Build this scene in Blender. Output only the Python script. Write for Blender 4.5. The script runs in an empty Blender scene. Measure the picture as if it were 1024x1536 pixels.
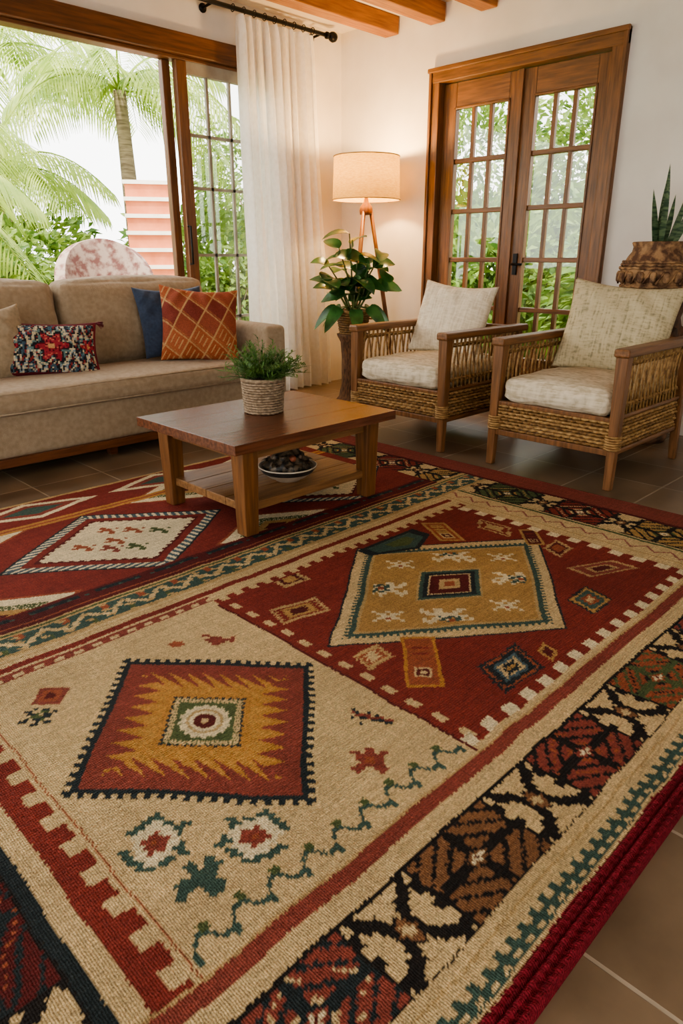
import bpy, math, random
import numpy as np
from mathutils import Vector, Matrix, Euler
random.seed(7); np.random.seed(7)
sc=bpy.context.scene
TAU=2*math.pi

def lin(c):
    if isinstance(c,str):
        c=c.lstrip('#'); c=[int(c[i:i+2],16)/255 for i in (0,2,4)]
    return tuple((x/12.92 if x<=.04045 else ((x+.055)/1.055)**2.4) for x in c)

# ---------------------------------------------------------------- materials
def base_mat(name):
    m=bpy.data.materials.new(name); m.use_nodes=True
    nt=m.node_tree; b=nt.nodes['Principled BSDF']
    return m,nt,b
def N(nt,t,**k):
    n=nt.nodes.new(t)
    for a,v in k.items(): setattr(n,a,v)
    return n
def mat(name,col,col2=None,rough=.6,scale=8,stretch=(1,1,1),bump=.0,bscale=200,bstretch=(1,1,1),detail=4,spec=.5,metal=0,sheen=0,trans=0,contrast=(.35,.65)):
    m,nt,b=base_mat(name)
    tc=N(nt,'ShaderNodeTexCoord')
    mp=N(nt,'ShaderNodeMapping'); mp.inputs['Scale'].default_value=stretch
    nt.links.new(tc.outputs['Object'],mp.inputs[0])
    nz=N(nt,'ShaderNodeTexNoise'); nz.inputs['Scale'].default_value=scale; nz.inputs['Detail'].default_value=detail
    nt.links.new(mp.outputs[0],nz.inputs['Vector'])
    cr=N(nt,'ShaderNodeValToRGB')
    c1=lin(col); c2=lin(col2) if col2 else tuple(x*.85 for x in c1)
    cr.color_ramp.elements[0].position=contrast[0]; cr.color_ramp.elements[1].position=contrast[1]
    cr.color_ramp.elements[0].color=(*c2,1); cr.color_ramp.elements[1].color=(*c1,1)
    nt.links.new(nz.outputs['Fac'],cr.inputs[0]); nt.links.new(cr.outputs[0],b.inputs['Base Color'])
    b.inputs['Roughness'].default_value=rough; b.inputs['Metallic'].default_value=metal
    b.inputs['Specular IOR Level'].default_value=spec
    if sheen: b.inputs['Sheen Weight'].default_value=sheen
    if bump:
        mp2=N(nt,'ShaderNodeMapping'); mp2.inputs['Scale'].default_value=bstretch
        nt.links.new(tc.outputs['Object'],mp2.inputs[0])
        n2=N(nt,'ShaderNodeTexNoise'); n2.inputs['Scale'].default_value=bscale; n2.inputs['Detail'].default_value=3
        nt.links.new(mp2.outputs[0],n2.inputs['Vector'])
        bp=N(nt,'ShaderNodeBump'); bp.inputs['Strength'].default_value=bump; bp.inputs['Distance'].default_value=.01
        nt.links.new(n2.outputs['Fac'],bp.inputs['Height']); nt.links.new(bp.outputs[0],b.inputs['Normal'])
    if trans:
        out=nt.nodes['Material Output']
        tr=N(nt,'ShaderNodeBsdfTranslucent'); nt.links.new(cr.outputs[0],tr.inputs[0])
        mx=N(nt,'ShaderNodeMixShader'); mx.inputs[0].default_value=trans
        nt.links.new(b.outputs[0],mx.inputs[1]); nt.links.new(tr.outputs[0],mx.inputs[2]); nt.links.new(mx.outputs[0],out.inputs[0])
    return m
def wood(name,c1,c2,axis=0,rough=.4,scale=5,spec=.5):
    s=[14,14,14]; s[axis]=1.0
    return mat(name,c1,c2,rough=rough,scale=scale,stretch=s,bump=.12,bscale=30,bstretch=s,detail=8,spec=spec,contrast=(.3,.7))
def vc_mat(name,rough=.9,kind='rug'):
    m,nt,b=base_mat(name)
    a=N(nt,'ShaderNodeAttribute'); a.attribute_name='Col'
    tc=N(nt,'ShaderNodeTexCoord')
    nz=N(nt,'ShaderNodeTexNoise'); nz.inputs['Scale'].default_value=260 if kind=='rug' else 220; nz.inputs['Detail'].default_value=2
    nt.links.new(tc.outputs['Object'],nz.inputs['Vector'])
    mr=N(nt,'ShaderNodeMapRange'); mr.inputs[1].default_value=.3; mr.inputs[2].default_value=.7; mr.inputs[3].default_value=.68; mr.inputs[4].default_value=1.2
    nt.links.new(nz.outputs['Fac'],mr.inputs[0])
    vm=N(nt,'ShaderNodeVectorMath',operation='SCALE')
    nt.links.new(a.outputs['Color'],vm.inputs[0]); nt.links.new(mr.outputs[0],vm.inputs['Scale'])
    nt.links.new(vm.outputs[0],b.inputs['Base Color'])
    b.inputs['Roughness'].default_value=rough; b.inputs['Specular IOR Level'].default_value=.15
    if kind=='rug':
        w=N(nt,'ShaderNodeTexWave',bands_direction='Y'); w.inputs['Scale'].default_value=46; w.inputs['Distortion'].default_value=1.8; w.inputs['Detail'].default_value=2; w.inputs['Detail Scale'].default_value=3
        nt.links.new(tc.outputs['Object'],w.inputs['Vector'])
        w2=N(nt,'ShaderNodeTexWave',bands_direction='X'); w2.inputs['Scale'].default_value=70; w2.inputs['Distortion'].default_value=3
        nt.links.new(tc.outputs['Object'],w2.inputs['Vector'])
        ad=N(nt,'ShaderNodeMath',operation='MULTIPLY_ADD'); ad.inputs[1].default_value=.4
        nt.links.new(w2.outputs['Fac'],ad.inputs[0]); nt.links.new(w.outputs['Fac'],ad.inputs[2])
        ad2=N(nt,'ShaderNodeMath',operation='ADD'); nt.links.new(ad.outputs[0],ad2.inputs[0]); nt.links.new(nz.outputs['Fac'],ad2.inputs[1])
        h=ad2.outputs[0]; st=.9; ds=.0035
    else: h=nz.outputs['Fac']; st=.4; ds=.004
    bp=N(nt,'ShaderNodeBump'); bp.inputs['Strength'].default_value=st; bp.inputs['Distance'].default_value=ds
    nt.links.new(h,bp.inputs['Height']); nt.links.new(bp.outputs[0],b.inputs['Normal'])
    return m
def emis(name,col,s):
    m,nt,b=base_mat(name); b.inputs['Base Color'].default_value=(*lin(col),1)
    b.inputs['Emission Color'].default_value=(*lin(col),1); b.inputs['Emission Strength'].default_value=s
    return m
def glass(name):
    m=bpy.data.materials.new(name); m.use_nodes=True; nt=m.node_tree; nt.nodes.clear()
    o=N(nt,'ShaderNodeOutputMaterial'); t=N(nt,'ShaderNodeBsdfTransparent'); g=N(nt,'ShaderNodeBsdfGlossy'); g.inputs['Roughness'].default_value=.02
    t.inputs[0].default_value=(.96,.97,.96,1)
    x=N(nt,'ShaderNodeMixShader'); x.inputs[0].default_value=.06
    nt.links.new(t.outputs[0],x.inputs[1]); nt.links.new(g.outputs[0],x.inputs[2]); nt.links.new(x.outputs[0],o.inputs[0])
    return m

# ---------------------------------------------------------------- mesh builder
class MB:
    def __init__(s): s.v=[];s.f=[];s.m=[];s.s=[]
    def add(s,vs,fs,m=0,smooth=False,M=None):
        o=len(s.v)
        if M is not None: vs=[M@Vector(p) for p in vs]
        s.v+= [tuple(p) for p in vs]
        for f in fs: s.f.append(tuple(i+o for i in f)); s.m.append(m); s.s.append(smooth)
    def box(s,x0,x1,y0,y1,z0,z1,m=0,M=None):
        vs=[(x,y,z) for x in (x0,x1) for y in (y0,y1) for z in (z0,z1)]
        s.add(vs,[(0,1,3,2),(4,6,7,5),(0,4,5,1),(2,3,7,6),(0,2,6,4),(1,5,7,3)],m,False,M)
    def taper(s,p0,p1,a,b,m=0):
        vs=[]
        for p,h in ((p0,a),(p1,b)):
            for dx,dy in ((-1,-1),(1,-1),(1,1),(-1,1)): vs.append((p[0]+dx*h,p[1]+dy*h,p[2]))
        s.add(vs,[(3,2,1,0),(4,5,6,7)]+[(i,(i+1)%4,4+(i+1)%4,4+i) for i in range(4)],m)
    def tube(s,pts,r,n=8,m=0,M=None):
        pts=[Vector(p) for p in pts]; k=len(pts)
        rs=r if isinstance(r,(list,tuple)) else [r]*k
        vs=[];fs=[]
        d0=(pts[1]-pts[0]).normalized()
        up=Vector((0,0,1)) if abs(d0.z)<.9 else Vector((1,0,0))
        a=d0.cross(up).normalized()
        for i,p in enumerate(pts):
            d=(pts[min(i+1,k-1)]-pts[max(i-1,0)]).normalized()
            a=(a-d*a.dot(d)); a=a.normalized() if a.length>1e-6 else d.orthogonal().normalized()
            b=d.cross(a)
            for j in range(n):
                t=TAU*j/n; vs.append(p+(a*math.cos(t)+b*math.sin(t))*rs[i])
        for i in range(k-1):
            for j in range(n): fs.append((i*n+j,i*n+(j+1)%n,(i+1)*n+(j+1)%n,(i+1)*n+j))
        fs.append(tuple(range(n-1,-1,-1))); fs.append(tuple((k-1)*n+j for j in range(n)))
        s.add(vs,fs,m,True,M)
    def lathe(s,prof,c=(0,0,0),n=32,m=0,rfun=None,M=None,cap=True):
        vs=[];fs=[];k=len(prof)
        for r,z in prof:
            for j in range(n):
                t=TAU*j/n; rr=r*(rfun(t,z) if rfun else 1)
                vs.append((c[0]+rr*math.cos(t),c[1]+rr*math.sin(t),c[2]+z))
        for i in range(k-1):
            for j in range(n): fs.append((i*n+j,i*n+(j+1)%n,(i+1)*n+(j+1)%n,(i+1)*n+j))
        if cap:
            fs.append(tuple(range(n-1,-1,-1))); fs.append(tuple((k-1)*n+j for j in range(n)))
        s.add(vs,fs,m,True,M)
    def rbox(s,c,size,r=.04,puff=(0,0,0),n=12,m=0,M=None,wob=0):
        hx,hy,hz=[q/2 for q in size]; h=(hx,hy,hz)
        idx={};vs=[];fs=[]
        def vert(p):
            k=tuple(round(q,5) for q in p)
            if k in idx: return idx[k]
            q=[p[i]*h[i] for i in range(3)]
            inn=[max(-(h[i]-r),min(h[i]-r,q[i])) for i in range(3)]
            d=Vector([q[i]-inn[i] for i in range(3)])
            if d.length>1e-9:
                d=d.normalized()*r
            o=[inn[i]+d[i] for i in range(3)]
            for i in range(3):
                a,b=[j for j in range(3) if j!=i]
                o[i]+=puff[i]*p[i]*(1-p[a]**2)*(1-p[b]**2)
            if wob:
                o[0]+=wob*math.sin(13*p[1]+7*p[2]+c[0]*9); o[1]+=wob*math.sin(11*p[0]+5*p[2]+c[1]*7+c[0]); o[2]+=wob*math.sin(9*p[0]+8*p[1]+c[0]*5)
            idx[k]=len(vs); vs.append((o[0]+c[0],o[1]+c[1],o[2]+c[2])); return idx[k]
        def par(hh):
            e=min(.98,(hh-r)/hh); L=[-1,-1+(1-e)*.15,-1+(1-e)*.45,-e]+[-e+2*e*i/(n-1) for i in range(1,n-1)]+[e,1-(1-e)*.45,1-(1-e)*.15,1]
            return L
        P=[par(x) for x in h]
        for ax in range(3):
            a,b=[(1,2),(2,0),(0,1)][ax]
            for sg in (-1,1):
                for i in range(len(P[a])-1):
                    for j in range(len(P[b])-1):
                        q=[]
                        for (ii,jj) in ((i,j),(i+1,j),(i+1,j+1),(i,j+1)):
                            p=[0,0,0]; p[ax]=sg; p[a]=P[a][ii]; p[b]=P[b][jj]; q.append(vert(p))
                        fs.append(tuple(q) if sg>0 else tuple(q[::-1]))
        s.add(vs,fs,m,True,M)
    def leaf(s,base,d,L,W,nrm,droop=.3,seg=6,m=0,fold=.25,shape='ov'):
        base=Vector(base); d=Vector(d).normalized(); nrm=Vector(nrm); nrm=(nrm-d*nrm.dot(d)); 
        nrm=nrm.normalized() if nrm.length>1e-4 else d.orthogonal().normalized()
        sd=d.cross(nrm)
        vs=[];fs=[]
        for i in range(seg+1):
            t=i/seg
            c=base+d*L*t-Vector((0,0,1))*droop*L*t*t
            if shape=='ov': w=W*.5*(math.sin(math.pi*t**.8)**.6 if 0<t<1 else .02)
            elif shape=='blade': w=W*.5*(1-t**3)*(.75+.25*math.sin(t*3))
            else: w=W*.5*math.sin(math.pi*(t*.92+.04))
            vs+= [c-sd*w+nrm*fold*w,c,c+sd*w+nrm*fold*w]
        for i in range(seg):
            o=3*i; fs+= [(o,o+1,o+4,o+3),(o+1,o+2,o+5,o+4)]
        s.add(vs,fs,m,True)
    def obj(s,name,mats,parent=None,bevel=0,loc=(0,0,0),rot=(0,0,0)):
        me=bpy.data.meshes.new(name); me.from_pydata(s.v,[],s.f)
        me.polygons.foreach_set('material_index',s.m); me.polygons.foreach_set('use_smooth',s.s)
        for q in (mats if isinstance(mats,(list,tuple)) else [mats]): me.materials.append(q)
        me.update()
        o=bpy.data.objects.new(name,me); bpy.context.collection.objects.link(o)
        o.location=loc; o.rotation_euler=rot
        if parent: o.parent=parent
        if bevel:
            b=o.modifiers.new('bevel','BEVEL'); b.width=bevel; b.segments=2; b.limit_method='ANGLE'
        return o
def empty(name,loc=(0,0,0),rot=(0,0,0)):
    e=bpy.data.objects.new(name,None); bpy.context.collection.objects.link(e); e.location=loc; e.rotation_euler=rot; e.empty_display_size=.1
    return e

# ---------------------------------------------------------------- camera
cam=bpy.data.cameras.new('camera'); co=bpy.data.objects.new('camera',cam); bpy.context.collection.objects.link(co)
cam.sensor_fit='VERTICAL'; cam.sensor_height=24; cam.lens=24*1040/1536; cam.clip_start=.05; cam.clip_end=200
co.location=(0,0,1.05); co.rotation_euler=(math.radians(90-20.22),0,math.radians(-45)); sc.camera=co

# ---------------------------------------------------------------- world / lights
w=bpy.data.worlds.new('sky'); sc.world=w; w.use_nodes=True
bg=w.node_tree.nodes['Background']; bg.inputs[0].default_value=(1,.988,.955,1); bg.inputs[1].default_value=5.5
sl=bpy.data.lights.new('sun','SUN'); so=bpy.data.objects.new('sun',sl); bpy.context.collection.objects.link(so)
sl.energy=9; sl.angle=math.radians(3); sl.color=(1,.93,.78)
so.rotation_euler=Vector((-.45,-.15,1)).to_track_quat('Z','Y').to_euler(); so.location=(0,0,8)
sc.view_settings.view_transform='AgX'; sc.view_settings.look='AgX - Medium High Contrast'; sc.view_settings.exposure=-.22

# ---------------------------------------------------------------- shared materials
M_wall=mat('wall_plaster','#e6e0d7','#dcd5cb',rough=.9,scale=3,bump=.08,bscale=18)
M_ceil=mat('ceiling_plaster','#e6dccd','#dccfbd',rough=.9,scale=3,bump=.05,bscale=20)
M_beam=wood('beam_wood','#b3783f','#86522a',0,.5)
M_frame=wood('door_wood_vertical','#8e5f35','#5f4023',2,.35)
M_frameH=wood('door_wood_horizontal','#8e5f35','#5f4023',1,.35)
M_frameX=wood('window_wood_x','#7a4f30','#513420',0,.4)
M_postw=wood('window_wood_z','#835735','#563822',2,.4)
M_glass=glass('window_glass')
M_black=mat('black_iron','#1c1a19','#121111',rough=.4,metal=.6)

# ---------------------------------------------------------------- room shell
def tile_mat():
    m,nt,b=base_mat('stone_floor_tiles')
    tc=N(nt,'ShaderNodeTexCoord')
    br=N(nt,'ShaderNodeTexBrick'); br.offset=0; br.squash=1
    br.inputs['Scale'].default_value=1; br.inputs['Mortar Size'].default_value=.0045; br.inputs['Brick Width'].default_value=.36; br.inputs['Row Height'].default_value=.36
    br.inputs['Mortar Smooth'].default_value=.3
    br.inputs['Color1'].default_value=(*lin('#83705b'),1); br.inputs['Color2'].default_value=(*lin('#6f5d4a'),1); br.inputs['Mortar'].default_value=(*lin('#a39583'),1)
    mp=N(nt,'ShaderNodeMapping'); mp.inputs['Location'].default_value=(.24,.28,0); nt.links.new(tc.outputs['Object'],mp.inputs[0]); nt.links.new(mp.outputs[0],br.inputs['Vector'])
    nz=N(nt,'ShaderNodeTexNoise'); nz.inputs['Scale'].default_value=5; nz.inputs['Detail'].default_value=6; nt.links.new(tc.outputs['Object'],nz.inputs['Vector'])
    mr=N(nt,'ShaderNodeMapRange'); mr.inputs[1].default_value=.3; mr.inputs[2].default_value=.7; mr.inputs[3].default_value=.68; mr.inputs[4].default_value=1.22
    nt.links.new(nz.outputs['Fac'],mr.inputs[0])
    vm=N(nt,'ShaderNodeVectorMath',operation='SCALE'); nt.links.new(br.outputs['Color'],vm.inputs[0]); nt.links.new(mr.outputs[0],vm.inputs['Scale'])
    nt.links.new(vm.outputs[0],b.inputs['Base Color'])
    mr2=N(nt,'ShaderNodeMapRange'); mr2.inputs[3].default_value=.22; mr2.inputs[4].default_value=.5; nt.links.new(nz.outputs['Fac'],mr2.inputs[0]); nt.links.new(mr2.outputs[0],b.inputs['Roughness'])
    bp=N(nt,'ShaderNodeBump'); bp.inputs['Strength'].default_value=.4; bp.inputs['Distance'].default_value=.004; bp.invert=True
    nt.links.new(br.outputs['Fac'],bp.inputs['Height']); nt.links.new(bp.outputs[0],b.inputs['Normal'])
    return m
f=MB(); f.box(-3,4.66,-3,4.66,-.1,0); f.obj('floor',tile_mat())
f=MB(); f.box(-3,4.66,-3,4.66,2.68,2.8); f.obj('ceiling',M_ceil)
f=MB()
f.box(4.5,4.66,-3,2.14,0,2.68); f.box(4.5,4.66,3.58,4.66,0,2.68); f.box(4.5,4.66,2.14,3.58,2.29,2.68)
f.obj('wall_right',M_wall)
f=MB()
f.box(3.95,4.5,4.5,4.66,0,2.68); f.box(-3,-1.6,4.5,4.66,0,2.68); f.box(-1.6,3.95,4.5,4.66,2.41,2.68)
f.obj('wall_left',M_wall)
f=MB(); f.box(-3.15,-3,-3,4.66,0,.25); f.box(-3.15,-3,-3,4.66,2.45,2.68); f.box(-3.15,-3,-3,-1.2,.25,2.45); f.box(-3.15,-3,3.6,4.66,.25,2.45)
f.obj('wall_back',M_wall)
f=MB(); f.box(-3,4.66,-3.15,-3,0,.9); f.box(-3,4.66,-3.15,-3,2.45,2.68); f.box(-3,-1.3,-3.15,-3,.9,2.45); f.box(1.6,4.66,-3.15,-3,.9,2.45)
f.obj('wall_near',M_wall)
for i,y in enumerate([3.90,3.48,3.06,2.64,2.22,1.80,1.38,.96,.54,.12,-.3,-.72]):
    f=MB(); f.box(-3,4.49,y,y+.13,2.565,2.679); f.obj('trim_beam',M_beam,bevel=.008)

# french door
d=empty('door_1',(4.5,0,0))
f=MB()
f.box(-.03,.13,2.14,2.235,0,2.29); f.box(-.03,.13,3.495,3.58,0,2.29)
f.box(-.045,-.03,2.14,2.165,0,2.29); f.box(-.045,-.03,3.555,3.58,0,2.29)
f.obj('frame_jambs',M_frame,d,bevel=.006)
f=MB(); f.box(-.035,.13,2.14,3.58,2.20,2.29); f.box(-.05,-.03,2.13,3.59,2.265,2.295); f.obj('frame_head',M_frameH,d,bevel=.006)
def leafdoor(y0,y1,g0,g1,nm,hinge):
    f=MB(); h=MB(); g=MB()
    f.box(.03,.075,y0,g0,.01,2.195); f.box(.03,.075,g1,y1,.01,2.195)
    h.box(.03,.075,g0,g1,2.03,2.195); h.box(.03,.075,g0,g1,.01,.36)
    for i in range(1,5):
        z=.36+(2.03-.36)*i/5; h.box(.035,.07,g0,g1,z-.016,z+.016)
    for i in range(1,3):
        y=g0+(g1-g0)*i/3; f.box(.037,.068,y-.014,y+.014,.36,2.03)
    f.box(.022,.035,g0-.012,g0+.004,.35,2.04); f.box(.022,.035,g1-.004,g1+.012,.35,2.04)
    h.box(.022,.035,g0-.012,g1+.012,2.026,2.042); h.box(.022,.035,g0-.012,g1+.012,.345,.36)
    g.box(.05,.054,g0,g1,.36,2.03)
    h.box(.02,.03,g0+.02,g1-.02,.08,.30)
    f.obj(nm+'_stiles',M_frame,d,bevel=.004); h.obj(nm+'_rails',M_frameH,d,bevel=.004); g.obj(nm+'_glass',M_glass,d)
leafdoor(2.238,2.855,2.335,2.75,'right_leaf',0)
leafdoor(2.865,3.492,2.95,3.38,'left_leaf',1)
f=MB(); f.box(.01,.035,2.84,2.88,.01,2.195); f.obj('meeting_astragal',M_frame,d,bevel=.004)
f=MB()
f.tube([(.03,2.80,1.0),(-.02,2.80,1.0),(-.02,2.72,1.0)],.008); f.box(.015,.032,2.785,2.815,.93,1.07)
f.obj('handle',M_black,d)
for z in (.3,1.1,1.9):
    f=MB(); f.tube([(0,2.237,z),(0,2.237,z+.1)],.008,m=0); f.obj('hinge',M_black,d)

# sliding window / patio opening
wn=empty('window_1',(0,4.5,0))
f=MB()
f.box(-1.6,3.95,-.05,.12,2.285,2.41); f.box(-1.6,3.95,-.01,.09,2.262,2.286)
f.box(-1.6,3.95,-.02,.12,0,.04)
f.obj('frame_head_and_sill',M_frameX,wn,bevel=.006)
f=MB()
f.box(-1.6,-1.5,-.03,.12,.04,2.28); f.box(3.86,3.95,-.03,.12,.04,2.28)
f.box(2.89,2.95,.05,.10,.04,2.262); f.box(2.955,3.035,-.015,.035,.04,2.262)
f.box(3.78,3.86,-.015,.035,.04,2.262)
f.obj('frame_posts',M_postw,wn,bevel=.005)
M_muntin=mat('muntin_paint','#a39d90','#8a857a',rough=.5)
f=MB()
f.box(3.035,3.78,-.01,.03,2.19,2.262); f.box(3.035,3.78,-.01,.03,.04,.16)
for x in (3.20,3.39,3.585): f.box(x-.010,x+.010,0,.02,.16,2.19)
for z in (.62,1.06,1.50,1.83): f.box(3.035,3.78,0,.02,z-.010,z+.010)
f.obj('sliding_sash_muntins',M_muntin,wn)
f=MB(); f.box(3.035,3.78,.008,.012,.16,2.19); f.obj('sliding_sash_glass',M_glass,wn)
f=MB(); f.tube([(2.96,-.02,1.0),(2.96,-.05,1.0),(2.96,-.05,1.25),(2.96,-.02,1.25)],.008); f.obj('pull_handle',M_black,wn)

# curtain rod + curtain
cr_=empty('curtain_rod',(0,4.38,2.60))
f=MB(); f.tube([(.2,0,0),(4.25,0,0)],.014,10)
f.lathe([(.001,0),(.02,.005),(.032,.02),(.036,.04),(.03,.06),(.015,.072),(.001,.075)],M=Matrix.Translation((4.25,0,0))@Matrix.Rotation(math.pi/2,4,'Y'),n=14)
f.lathe([(.024,0),(.024,.015),(.001,.016)],M=Matrix.Translation((4.22,0,0))@Matrix.Rotation(math.pi/2,4,'Y'),n=14)
for x in (.4,3.2,4.17):
    f.tube([(x,0,0),(x,.06,-.005),(x,.12,-.01)],.009); f.lathe([(.001,0),(.028,.0),(.028,.01),(.001,.011)],M=Matrix.Translation((x,.12,-.01))@Matrix.Rotation(math.pi/2,4,'X'),n=12)
f.obj('rod',M_black,cr_)
f=MB()
for i in range(9):
    x=3.36+i*.09
    f.tube([(x,.022*math.cos(t),.022*math.sin(t)) for t in [TAU*k/12 for k in range(13)]],.003,5)
f.obj('rings',M_black,cr_)
M_curt=mat('white_linen','#fdfcfa','#f6f4f0',rough=.9,scale=30,bump=.05,bscale=300,trans=.45)
def curtain():
    f=MB(); nx,nz=240,50; vs=[];fs=[]
    for j in range(nz+1):
        t=j/nz; z=2.575-t*2.56
        for i in range(nx+1):
            s=i/nx
            x0,x1=3.38+.03*t,4.08+.15*t**.7-.02*math.sin(t*5)
            x=x0+(x1-x0)*s+.014*math.sin(TAU*s*9+.8+t)
            a=.034+.016*math.sin(s*17)+.008*t
            y=4.385+a*math.sin(TAU*s*9.5+.5*math.sin(4*t+s*6))+.008*math.sin(TAU*s*21+3*t)
            if t<.03: y=4.385+(y-4.385)*(.6+t*13)
            vs.append((x,y,z))
    for j in range(nz):
        for i in range(nx): o=j*(nx+1)+i; fs.append((o,o+1,o+nx+2,o+nx+1))
    f.add(vs,fs,0,True); return f.obj('window_curtain',M_curt)
curtain()

# ---------------------------------------------------------------- RUG
def rug():
    cs=.004
    x0,x1,y0,y1=-.12,3.0,.29,3.09
    nx=int((x1-x0)/cs)+1; ny=int((y1-y0)/cs)+1
    xs=x0+np.arange(nx)*cs; ys=y0+np.arange(ny)*cs
    X,Y=np.meshgrid(xs,ys,indexing='ij')
    C=np.zeros((nx,ny,3))
    rowj=np.random.randn(nx)*.0012
    colj=np.random.randn(ny)*.0012
    wob=lambda a,n: np.interp(np.arange(n),np.arange(0,n+20,20),np.random.randn(len(np.arange(0,n+20,20)))*a)
    X=X+wob(.003,ny)[None,:]+colj[None,:]*.8
    Y=Y+wob(.003,nx)[:,None]+rowj[:,None]*.8
    K={k:np.array(lin(v)) for k,v in dict(cream='#ccb387',sand='#ba9e70',white='#e0d0ab',red='#843a31',dred='#602826',maroon='#8b493e',rust='#9c5940',orange='#ba884c',gold='#b48f5a',teal='#465b52',navy='#2c3436',black='#282422',brown='#866044',green='#56623f',blue='#53666c',crim='#7a242e',pink='#9c6458').items()}
    def P(mask,c): C[mask]=K[c] if isinstance(c,str) else c
    def R(a,b,c,d): return (X>=a)&(X<b)&(Y>=c)&(Y<d)
    tri=lambda t: 2*np.abs((t%1)-.5)
    sq=lambda t: (t%1)<.5
    P(X>-9,'cream')
    P(Y<.345,'crim')
    P((Y>=.345)&(Y<.352),'cream')
    P((Y>=.352)&(Y<.374+.014*sq(X/.036)),'teal')
    P((Y>=.356)&(Y<.364)&sq(X/.036+.25),'cream')
    P((Y>=.405)&(Y<.410),'sand')
    # motif band of box medallions and jagged chevrons
    def band(U,V,w,shift,P0,pal,msk,hb=.12):
        g=.0075
        k=np.floor((U-shift+P0/2)/P0).astype(int); u=(U-shift+P0/2)%P0-P0/2
        u=np.round(u/g)*g; v=np.round(V/g)*g
        au=np.abs(u);av=np.abs(v)
        P(msk,'black')
        gp=P0/2-au; gw=P0/2-hb
        ser=.014*(tri(v/.05+.2)>.5)
        P(msk&(gp<gw-.006-ser),'cream')
        # bold chevron arms with stepped edge
        P(msk&(np.abs(gp-av*.78-.004)<.012+.008*(tri(v/.045)>.55)),'black')
        P(msk&(gp+av*.8<.032),'black')
        P(msk&(gp+av*.8<.022),'brown'); P(msk&(gp+av*.8<.010),'cream')
        inb=(au<hb)&(av<w*.93)
        e=au/hb+av/w
        for i,c in enumerate(pal):
            mm=msk&((k%len(pal))==i)&inb
            P(mm,c[0])
            P(mm&(((e>.24)&(e<.36))|((e>.66)&(e<.80))|((e>1.10)&(e<1.22))|((e>1.55)&(e<1.66))),c[1])
            P(mm&((e>.36)&(e<.48)),c[2])
            P(mm&(au<.008)&(av>.02),c[1]); P(mm&(av<.008)&(au>.03),c[1])
            P(mm&(((e>.88)&(e<1.0)))&(((u+v)/.026)%1<.3),c[2])
            P(mm&(e<.15),'white'); P(mm&(e<.06),'dred')
        P(msk&(av>w*.965),'black')
    band(X,Y-.512,.084,.87,.41,[('brown','black','brown'),('maroon','black','rust'),('rust','green','black'),('maroon','navy','cream')],(Y>=.43)&(Y<.594)&(X>.05))
    P((Y>=.594)&(Y<.60),'black')
    P((Y>=.60)&(Y<.642),'cream')
    P((Y>=.642)&(Y<.676),'maroon')
    P((Y>=.676)&(Y<.682),'sand')
    A=R(.365,1.12,.682,1.70); P(A,'cream')
    nzr=np.random.rand(nx,ny)
    Q=.006; Xq=np.round(X/Q)*Q; Yq=np.round(Y/Q)*Q
    ph=(Xq/.078)%1
    yc=np.where(ph<.5,.716+.030*np.minimum(1,ph*4),.746-.030*np.minimum(1,(ph-.5)*4))
    vine=np.abs(Yq-yc)<.0062
    hook=(np.abs(ph-.55)<.10)&(np.abs(Yq-.757)<.010)
    hook2=(np.abs(ph-.05)<.09)&(np.abs(Yq-.708)<.009)
    P(A&(X>.385)&(X<1.10)&(vine|hook2),'teal'); P(A&(X>.385)&(X<1.10)&hook,'green')
    def dq(cx,cy,hx,hy):
        u=(X-cx)/hx; v=(Y-cy)/hy; p=u+v;q=u-v
        return p,q,np.maximum(abs(p),abs(q))
    p,q,dd=dq(.745,1.205,.335,.365)
    al=np.where(abs(p)>abs(q),q,p)
    P(dd<1.0+.06*(tri(al*9)>.5),'navy')
    P(dd<.945,'maroon')
    al2=np.where(abs(p)>abs(q),q+1.1*np.sign(p)*abs(p),p)
    fl=.53+.27*tri(al2*5.5)
    P(dd<fl,'orange')
    P((dd<fl-.10)&(dd>.43)&(nzr>.5),np.array(lin('#c09354')))
    P(dd<.355+.02*(tri(al*14)>.5),'navy'); P(dd<.345,'cream')
    P(dd<.285,'green'); P((dd<.345)&(dd>.285)&(tri(al*24)>.75),'green')
    rr=np.hypot(X-.745,(Y-1.205)*.92)
    P(rr<.056+.005*(np.sin(np.arctan2(Y-1.205,X-.745)*16)>0),'white'); P((rr<.043)&(rr>.036),'sand'); P(rr<.026,'dred'); P(rr<.009,'cream')
    def stamp(cx,cy,cell,rows,cm,rot=False,cell2=None,msk=None):
        a=X-cx;b=Y-cy
        if rot: a,b=(a-b)/2**.5,(a+b)/2**.5
        H=len(rows);W=max(len(r) for r in rows); cell2=cell2 or cell
        ci=np.floor(a/cell+W/2).astype(int); ri=np.floor(H/2-b/cell2).astype(int)
        ok=(ci>=0)&(ci<W)&(ri>=0)&(ri<H)
        G=np.array([[ord(ch) for ch in r.ljust(W,'.')] for r in rows])
        g=np.full(X.shape,ord('.')); g[ok]=G[ri[ok],ci[ok]]
        if msk is not None: g[~msk]=ord('.')
        for ch,c in cm.items(): P(g==ord(ch),c)
    flower=["....t.......",
            "...ttt......",
            "..ttwwtt.tt.",
            ".ttwwwwwtt..",
            "ttwwwrwwwt..",
            ".wwwrrrrww..",
            "..wrrdrrwwt.",
            "..wwrrrrwtt.",
            "tt.wwrwww.tt",
            ".ttwwwwwtt..",
            "..tttwwtt...",
            "....ttt....."]
    stamp(.475,.965,.0115,flower,dict(t='teal',w='white',r='maroon',d='rust'),True)
    stamp(.610,.850,.0115,[r[::-1] for r in flower],dict(t='teal',w='white',r='maroon',d='rust'),True)
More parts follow.
